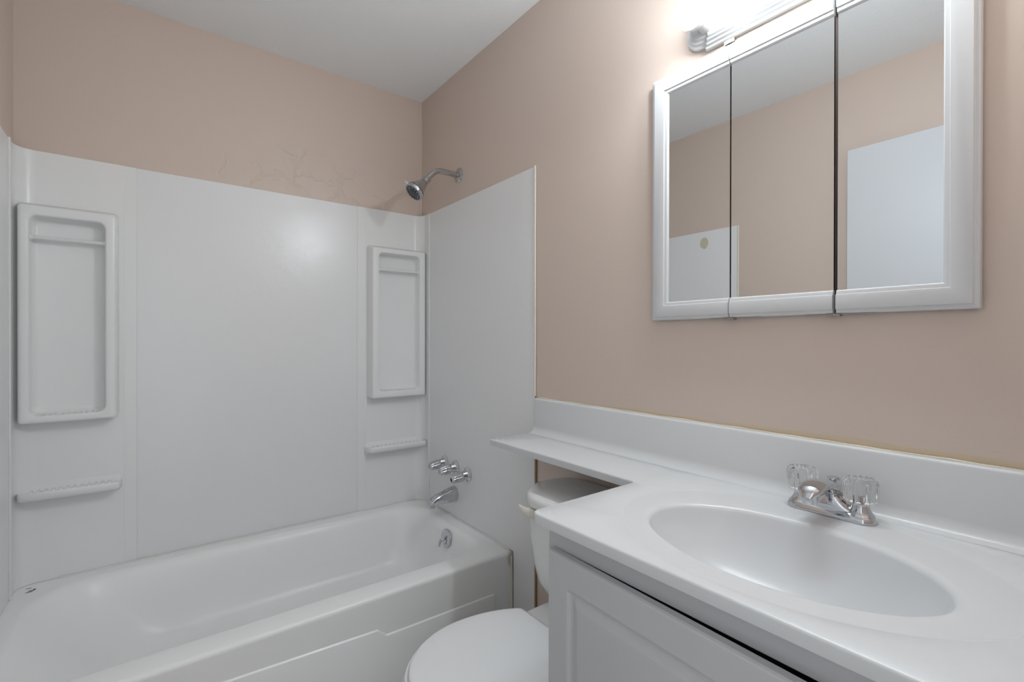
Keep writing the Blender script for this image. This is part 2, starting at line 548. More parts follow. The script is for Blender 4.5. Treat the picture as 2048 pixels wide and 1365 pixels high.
bm = boxbm(-0.0052, -0.0005, YE - 0.010, YE - 0.0002, 0.10, 0.965)
c_ = finish('bare_edge', bm, M['wood'], o, bevel=0.0008)
c_['label'] = 'bare brown edge under the counter shelf'
o = finish('surround_panel', end_panel(-W + 0.0005, -W + 0.0055, -0.1085), M['surround_stain'], bevel=0.0015)
o['label'], o['category'], o['group'] = 'white surround panel on the left wall, seen mainly in the cabinet mirror', 'wall panel', G
bm = bmesh.new()
tube(bm, [(-W + 0.0055, YE - 0.003, 0.1), (-W + 0.0055, YE - 0.003, ZS)], 0.005, 10)
c_ = finish('caulk_line', bm, M['cream'], o)
c_['label'] = 'cream caulk along the front edge'

# ------------------------------------------------------------------ bathtub
def tub_ring(x0, x1, y0, y1, r, z, k=12):
    return [(p[0], p[1], z) for p in rrect(x0, x1, y0, y1, r, k)]
tub = empty('bathtub', 'white bathtub in the alcove under the plastic surround', 'bathtub', (-0.76, -0.4, 0))
TX0, TX1, TY0, TY1 = -W + 0.001, -0.0012, -0.803, -0.0012
bm = bmesh.new()
rings = [tub_ring(TX0, TX1, TY0, TY1, 0.002, ZR - 0.030),
         tub_ring(TX0, TX1, TY0, TY1, 0.002, ZR - 0.0165),
         tub_ring(TX0, TX1, TY0, TY1, 0.002, ZR - 0.0135),
         tub_ring(TX0, TX1, TY0 + 0.0010, TY1, 0.002, ZR - 0.0085),
         tub_ring(TX0, TX1, TY0 + 0.0038, TY1, 0.002, ZR - 0.0042),
         tub_ring(TX0, TX1, TY0 + 0.0080, TY1, 0.003, ZR - 0.0014),
         tub_ring(TX0, TX1, TY0 + 0.0140, TY1, 0.004, ZR)]
# basin: (inset left, right, front, back, corner radius, z)
basin = [(0.045, 0.055, 0.080, 0.052, (0.13, 0.17, 0.16, 0.10), ZR),
         (0.052, 0.062, 0.087, 0.058, (0.13, 0.17, 0.16, 0.10), ZR - 0.0012),
         (0.062, 0.071, 0.096, 0.067, (0.13, 0.17, 0.16, 0.10), ZR - 0.006),
         (0.074, 0.080, 0.104, 0.076, (0.13, 0.17, 0.16, 0.10), ZR - 0.016),
         (0.095, 0.087, 0.110, 0.083, (0.13, 0.18, 0.17, 0.10), ZR - 0.040),
         (0.135, 0.096, 0.117, 0.092, (0.13, 0.18, 0.17, 0.10), ZR - 0.090),
         (0.200, 0.112, 0.128, 0.104, (0.13, 0.18, 0.17, 0.11), ZR - 0.170),
         (0.250, 0.128, 0.140, 0.118, (0.13, 0.17, 0.17, 0.11), ZR - 0.225),
         (0.290, 0.150, 0.160, 0.140, (0.12, 0.16, 0.16, 0.10), ZR - 0.255),
         (0.340, 0.190, 0.195, 0.180, (0.10, 0.13, 0.13, 0.09), ZR - 0.268)]
for l, r_, f, b, rad, z in basin:
    rings.append(tub_ring(TX0 + l, TX1 - r_, TY0 + f, TY1 - b, rad, z))
loft(bm, rings, False, True)
finish('tub_shell', bm, M['enamel'], tub, angle=60)
# apron with a raised lower field whose top edge steps down
bm = bmesh.new()
box(bm, TX0, TX1, TY0 + 0.0003, TY0 + 0.02, 0.0, ZR - 0.030)
fld = rounded_poly([(-1.44, 0.002), (-0.088, 0.002), (-0.088, 0.193), (-0.530, 0.1985), (-0.560, 0.2255), (-1.44, 0.262)], [0.001, 0.001, 0.010, 0.010, 0.010, 0.012], 5)
yf_ = TY0 + 0.0003
loft(bm, [[(p.x, y, p.y) for p in (offset_poly(fld, d) if d else fld)] for d, y in ((0, yf_), (0.0012, yf_ - 0.0016), (0.0038, yf_ - 0.0042), (0.0055, yf_ - 0.0048))], False, True)
finish('apron', bm, M['enamel'], tub, angle=25)
bm = bmesh.new()                                          # caulk along the rim at the wall panels
tube(bm, [(TX0 + 0.112, -0.0125, ZR + 0.002), (-0.102, -0.0125, ZR + 0.002)], 0.0030, 8)
finish('caulk_line', bm, M['caulk'], tub)
bm = bmesh.new()
tube(bm, [(-0.0092, -0.112, ZR + 0.002), (-0.0092, TY0 + 0.012, ZR + 0.002)], 0.0030, 8)
finish('caulk_line', bm, M['caulk'], tub)
ax, ay, az = -0.0985, -0.437, Z0 - 0.9035
nrm = Vector((-1, 0, 0.10)).normalized()
bm = bmesh.new()
lathe(bm, (ax + 0.010, ay, az), nrm, [(0, 0.038), (0.010, 0.0405), (0.012, 0.0395), (0.0145, 0.034), (0.0165, 0.014), (0.0165, 0.006)], 36)
ov = finish('overflow_plate', bm, M['chrome'], tub)
bm = bmesh.new()
b0 = Vector((ax, ay, az)) + nrm * 0.007
tube(bm, [b0, b0 + nrm * 0.012 + Vector((0, 0.002, -0.002)), b0 + nrm * 0.020 + Vector((0, 0.006, -0.012)), b0 + nrm * 0.022 + Vector((0, 0.009, -0.034))],
     [0.006, 0.006, 0.006, 0.0035], 12)
finish('trip_lever', bm, M['chrome'], ov)
for dz in (0.012, -0.018):
    bm = bmesh.new()
    lathe(bm, b0 + Vector((0, -0.012, dz)) - nrm * 0.001, nrm, [(0, 0.0045), (0.003, 0.004), (0.004, 0.002)], 12)
    finish('screw', bm, M['steel'], ov)
bm = bmesh.new()                                          # caulk where the apron meets the wall panel
tube(bm, [(-0.008, TY0 - 0.003, 0.0), (-0.007, TY0 - 0.003, 0.2), (-0.008, TY0 - 0.002, 0.318)], 0.0045, 10)
c_ = finish('caulk_line', bm, M['cream'], tub)

# ------------------------------------------------------------------ tub taps, spout, shower
def tub_tap(y, z, yt, label, rot, bore):
    root = empty('tub_tap', label, 'tap handle', (-0.006, y, z), 'chrome tub taps')
    axis = Vector((-0.086, yt, -0.012)).normalized()
    bm = bmesh.new()
    lathe(bm, (-0.006, y, z), (-1, 0, 0), [(0, 0.0325), (0.003, 0.0325), (0.006, 0.0290), (0.008, 0.0235), (0.013, 0.0205), (0.028, 0.0180), (0.032, 0.016)], 32)
    finish('escutcheon', bm, M['chrome'], root)
    bm = bmesh.new()
    lathe(bm, Vector((-0.006, y, z)) + axis * 0.028, axis,
          [(0, 0.014), (0.002, 0.0205), (0.006, 0.0225), (0.012, 0.0228), (0.046, 0.0185), (0.052, 0.0175), (0.0555, 0.015), (0.057, 0.0098)] +
          ([(0.0575, 0.0085), (0.050, 0.0080)] if bore else [(0.0585, 0.008), (0.059, 0.002)]),
          64, 8, [0, 0.05, 0.13, 0.16, 0.16, 0.12, 0.05, 0.0, 0, 0], phase=rot)
    kn = finish('knob', bm, M['chrome'], root, angle=60)
    if bore:
        bm = bmesh.new()
        lathe(bm, Vector((-0.006, y, z)) + axis * 0.080, axis, [(0, 0.0078), (0.0015, 0.0078)], 20)
        h = finish('screw_recess', bm, M['dark'], kn)
        h['label'] = 'dark open hole where the cap is missing'
    else:
        bm = bmesh.new()
        lathe(bm, Vector((-0.006, y, z)) + axis * 0.0865, axis, [(0, 0.0095), (0.0012, 0.009), (0.002, 0.004)], 20)
        finish('cap', bm, M['nickel'], kn)
tub_tap(-0.262, 0.581, 0.002, 'chrome fluted tub tap nearest the back corner of the surround', 0.2, False)
tub_tap(-0.366, 0.578, 0.010, 'middle chrome fluted tub tap of the three on the wall', 0.7, False)
tub_tap(-0.4727, 0.567, 0.003, 'chrome tub tap with open hole in its end, nearest the toilet', 0.1, True)

sp = empty('tub_spout', 'chrome tub spout below the three taps', 'spout', (-0.006, -0.357, 0.445))
bm = bmesh.new()
# (x, top, bottom, half-width) of upright oval sections
secs_ = [(-0.006, 0.4860, 0.4130, 0.0320), (-0.012, 0.4862, 0.4130, 0.0320), (-0.040, 0.4800, 0.4150, 0.0300), (-0.075, 0.4710, 0.4175, 0.0272), (-0.105, 0.4615, 0.4195, 0.0245),
         (-0.122, 0.4535, 0.4190, 0.0228), (-0.134, 0.4440, 0.4150, 0.0212), (-0.141, 0.4340, 0.4105, 0.0195), (-0.1445, 0.4240, 0.4080, 0.0170)]
rings = []
for x, zt_, zb3, ry in secs_:
    zc_, rz = (zt_ + zb3) / 2, (zt_ - zb3) / 2
    rings.append([Vector((x, -0.357 + ry * (abs(cos(q)) ** 0.8) * (1 if cos(q) > 0 else -1), zc_ + rz * (abs(sin(q)) ** 0.8) * (1 if sin(q) > 0 else -1)))
                  for q in [2 * pi * k / 32 for k in range(32)]])
loft(bm, rings, True, True)
finish('spout_body', bm, M['chrome'], sp, angle=50)
bm = bmesh.new()
lathe(bm, (-0.1270, -0.357, 0.424), (-0.05, 0, -1), [(0, 0.0150), (0.016, 0.0150), (0.017, 0.0120), (0.012, 0.0110)], 24)
finish('outlet', bm, M['chrome'], sp)

sh = empty('shower_head', 'brushed metal shower head on a bent arm above the surround', 'shower head', (0, -0.3825, 1.951))
SY = -0.3825
bm = bmesh.new()
lathe(bm, (-0.0006, SY, 1.951), (-1, 0, 0), [(0, 0.0355), (0.002, 0.0355), (0.006, 0.031), (0.009, 0.021), (0.011, 0.0125), (0.0115, 0.011)], 36)
finish('wall_flange', bm, M['nickel'], sh)
bm = bmesh.new()
tube(bm, bez([(-0.004, SY, 1.951), (-0.05, SY, 1.952), (-0.100, SY, 1.951), (-0.122, SY, 1.944), (-0.140, SY, 1.929), (-0.165, SY, 1.903)], 8), 0.0128, 20)
finish('shower_arm', bm, M['nickel'], sh)
J = Vector((-0.1635, SY, 1.9005))
hd = (Vector((-0.250, SY + 0.002, 1.809)) - J).normalized()
bm = bmesh.new()
lathe(bm, J, hd, [(-0.006, 0.0150), (-0.003, 0.0165), (0.016, 0.0165), (0.018, 0.014), (0.022, 0.012)], 6 * 4)
finish('swivel_nut', bm, M['nickel'], sh)
bm = bmesh.new()
lathe(bm, J, hd, [(0.019, 0.013), (0.023, 0.0175), (0.036, 0.0205), (0.064, 0.0335), (0.080, 0.0405), (0.0815, 0.0410)], 40)
lathe(bm, J, hd, [(0.0835, 0.0410), (0.0855, 0.0430), (0.098, 0.0432), (0.1005, 0.0415), (0.1015, 0.0385)], 40)
finish('head_shell', bm, M['nickel'], sh)
bm = bmesh.new()
lathe(bm, J, hd, [(0.081, 0.0390), (0.084, 0.0390)], 40)
finish('seal_ring', bm, M['black'], sh)
bm = bmesh.new()
lathe(bm, J, hd, [(0.1005, 0.0384), (0.1025, 0.0375), (0.1030, 0.031), (0.1025, 0.027), (0.1010, 0.0255), (0.1025, 0.024), (0.1035, 0.010), (0.1035, 0.002)], 40)
fp = finish('spray_face', bm, M['graphite'], sh)
_, fu, fv = frame_of(hd)
for k in range(28):
    q = 2 * pi * k / 28
    bm = bmesh.new()
    lathe(bm, J + hd * 0.1022 + (fu * cos(q) + fv * sin(q)) * 0.0325, hd, [(0, 0.0018), (0.0022, 0.0012)], 8)
    finish('nozzle', bm, M['caulk'] if k % 2 else M['black'], fp)
bm = bmesh.new()
t0 = J + hd * 0.093 + Vector((-0.029, 0.004, 0.027))
tube(bm, [J + hd * 0.092 + Vector((-0.026, 0.003, 0.026)), t0 + Vector((-0.006, 0.001, 0.006)), t0 + Vector((-0.010, 0.002, 0.012)), t0 + Vector((-0.012, 0.002, 0.0145))], [0.0055, 0.0075, 0.0070, 0.0035], 12, flat=(1.2, 0.7))
c_ = finish('selector_lever', bm, M['fixture'], sh)
c_['label'] = 'white spray selector tab'

# ------------------------------------------------------------------ toilet
to = empty('toilet', 'white toilet with closed lid between the bathtub and the vanity', 'toilet', (-0.4, -1.335, 0))
TYC = -1.335
def sup(cx, cy, ax_, ay_, z, e=2.4, n=48):
    out = []
    for k in range(n):
        q = 2 * pi * k / n
        c, s = cos(q), sin(q)
        out.append((cx + ax_ * abs(c) ** (2 / e) * (1 if c > 0 else -1), cy + ay_ * abs(s) ** (2 / e) * (1 if s > 0 else -1), z))
    return out
bm = bmesh.new()
def tank_ring(xf, ya, yb, r, z):
    return [(p[0], p[1], z) for p in rrect(xf, -0.022, ya, yb, (0.02, r, r, 0.02), 8)][::1]
# rrect corner order: x1y1, x0y1, x0y0, x1y0 -> front corners are x0
tk = [(-0.150, TYC - 0.085, TYC + 0.085, 0.05, 0.386), (-0.178, TYC - 0.115, TYC + 0.115, 0.06, 0.392), (-0.205, TYC - 0.148, TYC + 0.148, 0.07, 0.412),
      (-0.220, TYC - 0.166, TYC + 0.166, 0.072, 0.445), (-0.227, TYC - 0.178, TYC + 0.178, 0.072, 0.500), (-0.231, TYC - 0.186, TYC + 0.186, 0.070, 0.580),
      (-0.233, TYC - 0.190, TYC + 0.190, 0.068, 0.676)]
loft(bm, [tank_ring(*t) for t in tk], True, True)
finish('tank', bm, M['porcelain'], to, angle=50)
bm = bmesh.new()
def lid_ring(d, z):
    return [(p[0], p[1], z) for p in rrect(-0.255 - d, -0.014, TYC - 0.205 - d, TYC + 0.219 + d, tuple(max(q + d, 0.02) for q in (0.085, 0.135, 0.12, 0.08)), 14)]
loft(bm, [lid_ring(-0.012, 0.678), lid_ring(-0.002, 0.681), lid_ring(0.0, 0.686), lid_ring(0, 0.700), lid_ring(-0.003, 0.708), lid_ring(-0.009, 0.713), lid_ring(-0.02, 0.7155), lid_ring(-0.05, 0.7165)], True, True)
finish('tank_lid', bm, M['porcelain'], to, angle=50)
bm = bmesh.new()
tube(bm, bez([(-0.232, -1.232, 0.658), (-0.246, -1.224, 0.660), (-0.256, -1.206, 0.662), (-0.259, -1.186, 0.667), (-0.258, -1.168, 0.673)], 6),
     [0.010 + 0.0004 * i for i in range(10)] + [0.014 - 0.0007 * i for i in range(14)] + [0.0025], 14, flat=(0.6, 1.15))
lv = finish('flush_lever', bm, M['ivory'], to)
lv['label'] = 'ivory flush lever'
# bowl
bm = bmesh.new()
bw = [(-0.33, 0.19, 0.095, 0.0, 3), (-0.33, 0.19, 0.095, 0.02, 3), (-0.34, 0.18, 0.085, 0.09, 2.6), (-0.37, 0.19, 0.095, 0.18, 2.4), (-0.43, 0.235, 0.145, 0.28, 2.3), (-0.455, 0.238, 0.172, 0.34, 2.25),
      (-0.465, 0.232, 0.176, 0.358, 2.25), (-0.465, 0.222, 0.166, 0.362, 2.25), (-0.465, 0.180, 0.125, 0.360, 2.2), (-0.465, 0.15, 0.10, 0.30, 2.0), (-0.46, 0.08, 0.06, 0.22, 2.0)]
loft(bm, [sup(c, TYC, a, b, z, e) for c, a, b, z, e in bw], True, True)
finish('bowl', bm, M['porcelain'], to, angle=60)
bm = bmesh.new()                                          # rear deck that carries the tank
dk = [(-0.31, 0.090, 0.20), (-0.31, 0.105, 0.30), (-0.31, 0.108, 0.352), (-0.31, 0.108, 0.374), (-0.308, 0.106, 0.381), (-0.30, 0.100, 0.384)]
loft(bm, [[(p[0], p[1], z) for p in rrect(x, -0.03, TYC - h, TYC + h, (0.05, 0.03, 0.03, 0.05), 8)] for x, h, z in dk], True, True)
finish('rear_deck', bm, M['porcelain'], to, angle=50)
def seat_outline(d, xb=-0.283):
    """round-front seat with a straight back edge"""
    pts = []
    cx, a_f, a_b, hy = -0.478, 0.205, 0.262, 0.177
    n = 96
    for k in range(n):
        q = 2 * pi * k / n
        c, s = cos(q), sin(q)
        x = cx + (a_b if c > 0 else a_f) * c
        y = TYC + hy * s
        pts.append((x, y))
    # cut at the back edge
    out = []
    for x, y in pts:
        if x > xb:
            x = xb
        out.append((x, y))
    m_ = [((x - (-0.465)), (y - TYC)) for x, y in out]
    return [(-0.465 + u * (1 + d / 0.2), TYC + v_ * (1 + d / 0.18)) for u, v_ in m_]
def dedupe(pts):
    return pts
bm = bmesh.new()
loft(bm, [[(x, y, z) for x, y in seat_outline(d)] for d, z in ((-0.004, 0.363), (0.006, 0.365), (0.009, 0.370), (0.008, 0.375), (0.003, 0.3765))], True, True)
finish('seat', bm, M['lid'], to, angle=45)
bm = bmesh.new()
loft(bm, [[(x, y, z) for x, y in seat_outline(d)] for d, z in ((-0.004, 0.3775), (0.0, 0.379), (0.0, 0.386), (-0.0025, 0.3895), (-0.008, 0.3912), (-0.05, 0.3920), (-0.12, 0.3922))], True, True)
finish('seat_lid', bm, M['lid'], to, angle=45)

# ------------------------------------------------------------------ vanity cabinet
ZC = Z0 - 0.3535                                         # counter top
VY0, VY1 = -2.352, -1.583
va = empty('vanity_cabinet', 'white vanity cabinet under the sink counter, its door slightly ajar', 'cabinet', (-0.25, -1.96, 0))
FX = -0.503
bm = bmesh.new()
box(bm, FX + 0.018, -0.003, VY1 - 0.016, VY1, 0.0, ZC - 0.026)
box(bm, FX + 0.018, -0.003, VY0, VY0 + 0.016, 0.0, ZC - 0.026)
box(bm, FX + 0.018, -0.003, VY0 + 0.016, VY1 - 0.016, 0.09, 0.106)
box(bm, -0.012, -0.003, VY0 + 0.016, VY1 - 0.016, 0.106, ZC - 0.18)
finish('carcass', bm, M['cabinet'], va, smooth=False)
bm = bmesh.new()
DT, DB, DL, DR = 0.762, 0.10, -1.600, -2.255
box(bm, FX, FX + 0.018, VY0, VY1, DT - 0.0012, ZC - 0.0235)
box(bm, FX, FX + 0.018, VY1 - 0.045, VY1, 0.09, DT - 0.0012)
box(bm, FX, FX + 0.018, VY0, DR + 0.03, 0.09, DT - 0.0012)
box(bm, FX, FX + 0.018, DR + 0.03, VY1 - 0.045, 0.09, 0.135)
finish('face_frame', bm, M['cabinet'], va, smooth=False)
bm = boxbm(-0.44, -0.43, VY0 + 0.016, VY1 - 0.016, 0.0, 0.09)
finish('toe_kick', bm, M['cabinet'], va, smooth=False)
# door: routed groove panel, hinged at its left edge, ajar on the right
hinge = Vector((FX - 0.0015, DL, 0))
ang = radians(1.45)
def door_pt(a, d, z):
    """a along the door from its hinge, d out of the face"""
    return (hinge.x - d * cos(ang) - a * sin(ang), hinge.y - a * cos(ang) + d * sin(ang), z)
DW = DL - DR
def dring(i, d, r=0.001):
    return [door_pt(p[0], d, p[1]) for p in rrect(i, DW - i, DB + i, DT - i, max(r, 0.0008), 4)]
bm = bmesh.new()
loft(bm, [dring(0, 0), dring(0, 0.013), dring(0.002, 0.0165), dring(0.005, 0.018), dring(0.056, 0.018, 0.010), dring(0.058, 0.0165, 0.010), dring(0.061, 0.0125, 0.010), dring(0.064, 0.0115, 0.010),
          dring(0.0685, 0.0115, 0.010), dring(0.0715, 0.0120, 0.006), dring(0.0830, 0.0172, 0.002), dring(0.0845, 0.018, 0.002)], True, True)
finish('door', bm, M['cabinet'], va, angle=22)

# ------------------------------------------------------------------ counter with sink
vt = empty('vanity_counter', 'white moulded counter with oval sink and a narrow shelf over the toilet tank', 'counter', (-0.28, -1.95, ZC - 0.022))
YS = -0.9555
CF = -0.5455
outline = rounded_poly([(-0.0012, YS), (-0.2201, YS), (-0.2201, -1.5766), (CF - 0.003, -1.5766), (CF + 0.008, -2.358), (-0.0012, -2.358)],
                       [0.0, 0.006, 0.014, 0.018, 0.006, 0.0], 8)
# densify the straight runs
dense = []
for i, p in enumerate(outline):
    q = outline[(i + 1) % len(outline)]
    n = max(1, int((q - p).length / 0.03))
    for k in range(n):
        dense.append(p + (q - p) * k / n)
outline = dense
area = sum(a.x * b.y - b.x * a.y for a, b in zip(outline, outline[1:] + outline[:1]))
if area < 0:
    outline = outline[::-1]
bm = bmesh.new()
TH = 0.0225
def oring(d, z):
    return [(p.x, p.y, z) for p in (offset_poly(outline, d) if d else outline)]
vr = loft(bm, [oring(0.004, ZC - TH), oring(0.0022, ZC - TH + 0.0008), oring(0.0018, ZC - TH + 0.0022), oring(0.0, ZC - 0.0045), oring(0.0004, ZC - 0.0026), oring(0.0014, ZC - 0.0010), oring(0.0030, ZC)], False, False)
SXo, SYo, SBo, SAo = -0.288, -1.945, 0.232, 0.300
SXi, SYi, SBi, SAi = -0.313, -1.941, 0.1465, 0.2265
NE = 96
def ell(t, z, sc=1.0, grow=0.0):
    cx, cy = SXo + (SXi - SXo) * t, SYo + (SYi - SYo) * t
    b, a = SBo + (SBi - SBo) * t, SAo + (SAi - SAo) * t
    return [(cx + (b * sc + grow) * cos(2 * pi * k / NE), cy + (a * sc + grow) * sin(2 * pi * k / NE), z) for k in range(NE)]
sink_rings = [ell(0, ZC), ell(0, ZC - 0.0008, grow=-0.0015), ell(0, ZC - 0.0017, grow=-0.0040), ell(0.03, ZC - 0.0019, grow=-0.006), ell(0.3, ZC - 0.0022), ell(0.58, ZC - 0.0028), ell(1, ZC - 0.0035, grow=0.016)]
for k in range(1, 9):                                      # rolled lip into the bowl
    q = radians(80 * k / 8)
    sink_rings.append(ell(1, ZC - 0.0035 - 0.013 * (1 - cos(q)), grow=0.0155 - 0.0165 * sin(q)))
sink_rings += [ell(1, ZC - 0.032, grow=-0.006), ell(1, ZC - 0.050, 0.925), ell(1, ZC - 0.075, 0.85), ell(1, ZC - 0.098, 0.74), ell(1, ZC - 0.115, 0.60), ell(1, ZC - 0.126, 0.44), ell(1, ZC - 0.132, 0.26), ell(1, ZC - 0.135, 0.09)]
sv = loft(bm, sink_rings, False, True)
def edges_of(ring):
    return [bm.edges.get((ring[i], ring[(i + 1) % len(ring)])) for i in range(len(ring))]
bmesh.ops.triangle_fill(bm, use_beauty=True, use_dissolve=False, edges=edges_of(vr[-1]) + edges_of(sv[0]))
# underside, with a hole for the bowl
un = [bm.verts.new(p) for p in ell(1, ZC - TH, grow=0.03)]
for i in range(NE):
    bm.edges.new((un[i], un[(i + 1) % NE]))
bmesh.ops.triangle_fill(bm, use_beauty=True, use_dissolve=False, edges=edges_of(vr[0]) + edges_of(un))
finish('counter_top', bm, M['marble'], vt, angle=42)
# backsplash: rounded top, coved foot
prof = [(-0.0012, ZC + 0.0002), (-0.0470, ZC + 0.0002), (-0.0440, ZC + 0.0005), (-0.0370, ZC + 0.0024), (-0.0310, ZC + 0.0062), (-0.0262, ZC + 0.0118), (-0.0230, ZC + 0.0185), (-0.0212, ZC + 0.0265), (-0.0200, Z0 - 0.2330), (-0.0188, Z0 - 0.2295), (-0.0165, Z0 - 0.2275), (-0.013, Z0 - 0.2270), (-0.0012, Z0 - 0.2270)]
bm = bmesh.new()
secs = []
for y, s in ((YS + 0.0, 0.0), (YS - 0.0015, 0.0018), (YS - 0.005, 0.003), (-1.3, 0.003), (-1.7, 0.003), (-2.1, 0.003), (-2.358, 0.003)):
    secs.append([(min(x + 0.003 - s, -0.0012), y, z) for x, z in prof])
loft(bm, secs, True, True)
finish('backsplash', bm, M['marble'], vt, angle=40)
bm = bmesh.new()                                          # irregular bead of caulk along the top of the backsplash
pts = [(-0.004, -0.97 - i * 0.02, Z0 - 0.2262 + 0.0005 * sin(i * 0.7) + 0.0004 * sin(i * 1.9)) for i in range(69)]
tube(bm, pts, [0.0019 + 0.0004 * sin(i * 0.9) for i in range(69)], 8)
c_ = finish('caulk_line', bm, M['cream'], vt)
c_['label'] = 'cream caulk along the top of the backsplash'
bm = bmesh.new()
lathe(bm, (SXi, SYi, ZC - 0.1362), (0, 0, 1), [(0, 0.021), (0.002, 0.021), (0.0035, 0.017), (0.002, 0.015), (0.004, 0.013), (0.006, 0.008)], 28)
finish('drain', bm, M['chrome'], vt)

# ------------------------------------------------------------------ sink faucet
FY = -1.9425
FXC = -0.073
fa = empty('sink_faucet', 'chrome sink faucet with two clear acrylic knobs', 'faucet', (FXC, FY, ZC))
zb_ = ZC - 0.0016
bm = bmesh.new()
def plate(dx, dy, z, r):
    return [(p[0], p[1], z) for p in rrect(FXC - 0.026 - dx, FXC + 0.024 + dx, FY - 0.078 - dy, FY + 0.078 + dy, r, 10)]
loft(bm, [plate(0, 0, zb_, 0.0245), plate(0, 0, zb_ + 0.004, 0.0245), plate(-0.003, -0.003, zb_ + 0.010, 0.021), plate(-0.007, -0.008, zb_ + 0.014, 0.017), plate(-0.012, -0.014, zb_ + 0.016, 0.012)], True, True)
for dy in (-0.051, 0.051):
    lathe(bm, (FXC, FY + dy, zb_ + 0.012), (0, 0, 1), [(0, 0.0235), (0.004, 0.0200), (0.010, 0.0165), (0.016, 0.0150), (0.021, 0.0145)], 32)
# swelling shoulders that sweep up from the knob bases to the spout
secs = []
for i in range(17):
    u = -1 + 2 * i / 16
    y = FY + u * 0.050
    h = 0.012 + 0.036 * (0.5 + 0.5 * cos(u * pi)) ** 0.85
    wd = 0.0165 + 0.006 * (0.5 + 0.5 * cos(u * pi))
    secs.append([(FXC + wd * cos(q), y, zb_ + 0.004 + h * max(sin(q), 0) ** 0.75) for q in [pi * k / 16 for k in range(17)]])
loft(bm, secs, True, True)
finish('faucet_body', bm, M['chrome'], fa, angle=50)
# spout: broad rounded beak reaching over the bowl
cen = bez([(FXC + 0.018, FY, zb_ + 0.036), (FXC - 0.008, FY, zb_ + 0.051), (FXC - 0.043, FY, zb_ + 0.063), (FXC - 0.078, FY, zb_ + 0.067), (FXC - 0.102, FY, zb_ + 0.062), (FXC - 0.115, FY, zb_ + 0.051)], 5)
wid = [0.026, 0.0255, 0.0245, 0.0225, 0.020, 0.010]
hgt = [0.016, 0.0150, 0.0125, 0.0115, 0.0105, 0.005]
rings = []
n = len(cen)
for i, p in enumerate(cen):
    t = i / (n - 1) * 5
    k0 = min(int(t), 4)
    fr = t - k0
    wv_, hv_ = wid[k0] + (wid[k0 + 1] - wid[k0]) * fr, hgt[k0] + (hgt[k0 + 1] - hgt[k0]) * fr
    d = (cen[min(i + 1, n - 1)] - cen[max(i - 1, 0)]).normalized()
    up = Vector((0, 1, 0)).cross(d).normalized()
    if up.z < 0 and abs(d.z) < 0.9:
        up = -up
    rings.append([p + Vector((0, 1, 0)) * wv_ * cos(q) + up * hv_ * (sin(q) if sin(q) > 0 else 0.6 * sin(q)) for q in [2 * pi * k / 28 for k in range(28)]])
bm = bmesh.new()
loft(bm, rings, True, True)
spo = finish('spout', bm, M['chrome'], fa, angle=60)
bm = bmesh.new()
lathe(bm, (FXC - 0.097, FY, zb_ + 0.060), (-0.12, 0, -1), [(0, 0.0125), (0.020, 0.0125), (0.0215, 0.0115), (0.0215, 0.009)], 28)
finish('aerator', bm, M['chrome'], spo)
bm = bmesh.new()
lathe(bm, (FXC + 0.018, FY, zb_ + 0.028), (0, 0, 1), [(0, 0.0036), (0.026, 0.0036), (0.028, 0.0050), (0.034, 0.0056), (0.036, 0.0105), (0.038, 0.0112), (0.0405, 0.0105), (0.0415, 0.007)], 24)
finish('lift_rod', bm, M['chrome'], fa)
for dy, ph in ((-0.051, 0.1), (0.051, 0.5)):
    bm = bmesh.new()
    z_ = zb_ + 0.0345
    hp = [(0, 0.0175), (0.002, 0.0245), (0.005, 0.0265), (0.020, 0.0270), (0.037, 0.0280), (0.043, 0.0272), (0.0465, 0.0240), (0.0475, 0.019), (0.0475, 0.0145), (0.0460, 0.0135), (0.0455, 0.004)]
    lathe(bm, (FXC, FY + dy, z_), (0, 0, 1), hp, 144, 16, [0, 0.04, 0.08, 0.09, 0.09, 0.08, 0.04, 0, 0, 0, 0], phase=ph)
    kn = finish('knob', bm, M['acrylic'], fa, angle=60)
    kn['label'] = 'clear fluted acrylic knob'
    bm = bmesh.new()
    lathe(bm, (FXC, FY + dy, z_ - 0.0035), (0, 0, 1), [(0, 0.0150), (0.003, 0.0150)], 24)
    finish('stem_nut', bm, M['chrome'], kn)
    bm = bmesh.new()
    lathe(bm, (FXC, FY + dy, z_ + 0.004), (0, 0, 1), [(0, 0.0050), (0.010, 0.0048), (0.011, 0.003)], 16)
    finish('stem', bm, M['nickel'], kn)

# ------------------------------------------------------------------ mirrored medicine cabinet
mc = empty('medicine_cabinet', 'white framed three door mirror cabinet on the wall above the sink', 'mirror cabinet', (0, -1.814, Z0 + 0.0453))
XF = -0.0229
CY1, CY0 = -1.4770, -2.1505                               # far end, near end
CZ0, CZ1 = Z0 + 0.0453, Z0 + 0.7213
G1, G2 = -1.7034, -1.9285
bm = boxbm(-0.0045, -0.0008, CY0 + 0.004, CY1 - 0.004, CZ0 + 0.004, CZ1 - 0.004)  # dark plate gives the door gaps the shade of a deep interior
finish('cabinet_body', bm, M['dark'], mc, smooth=False)
FW = 0.052
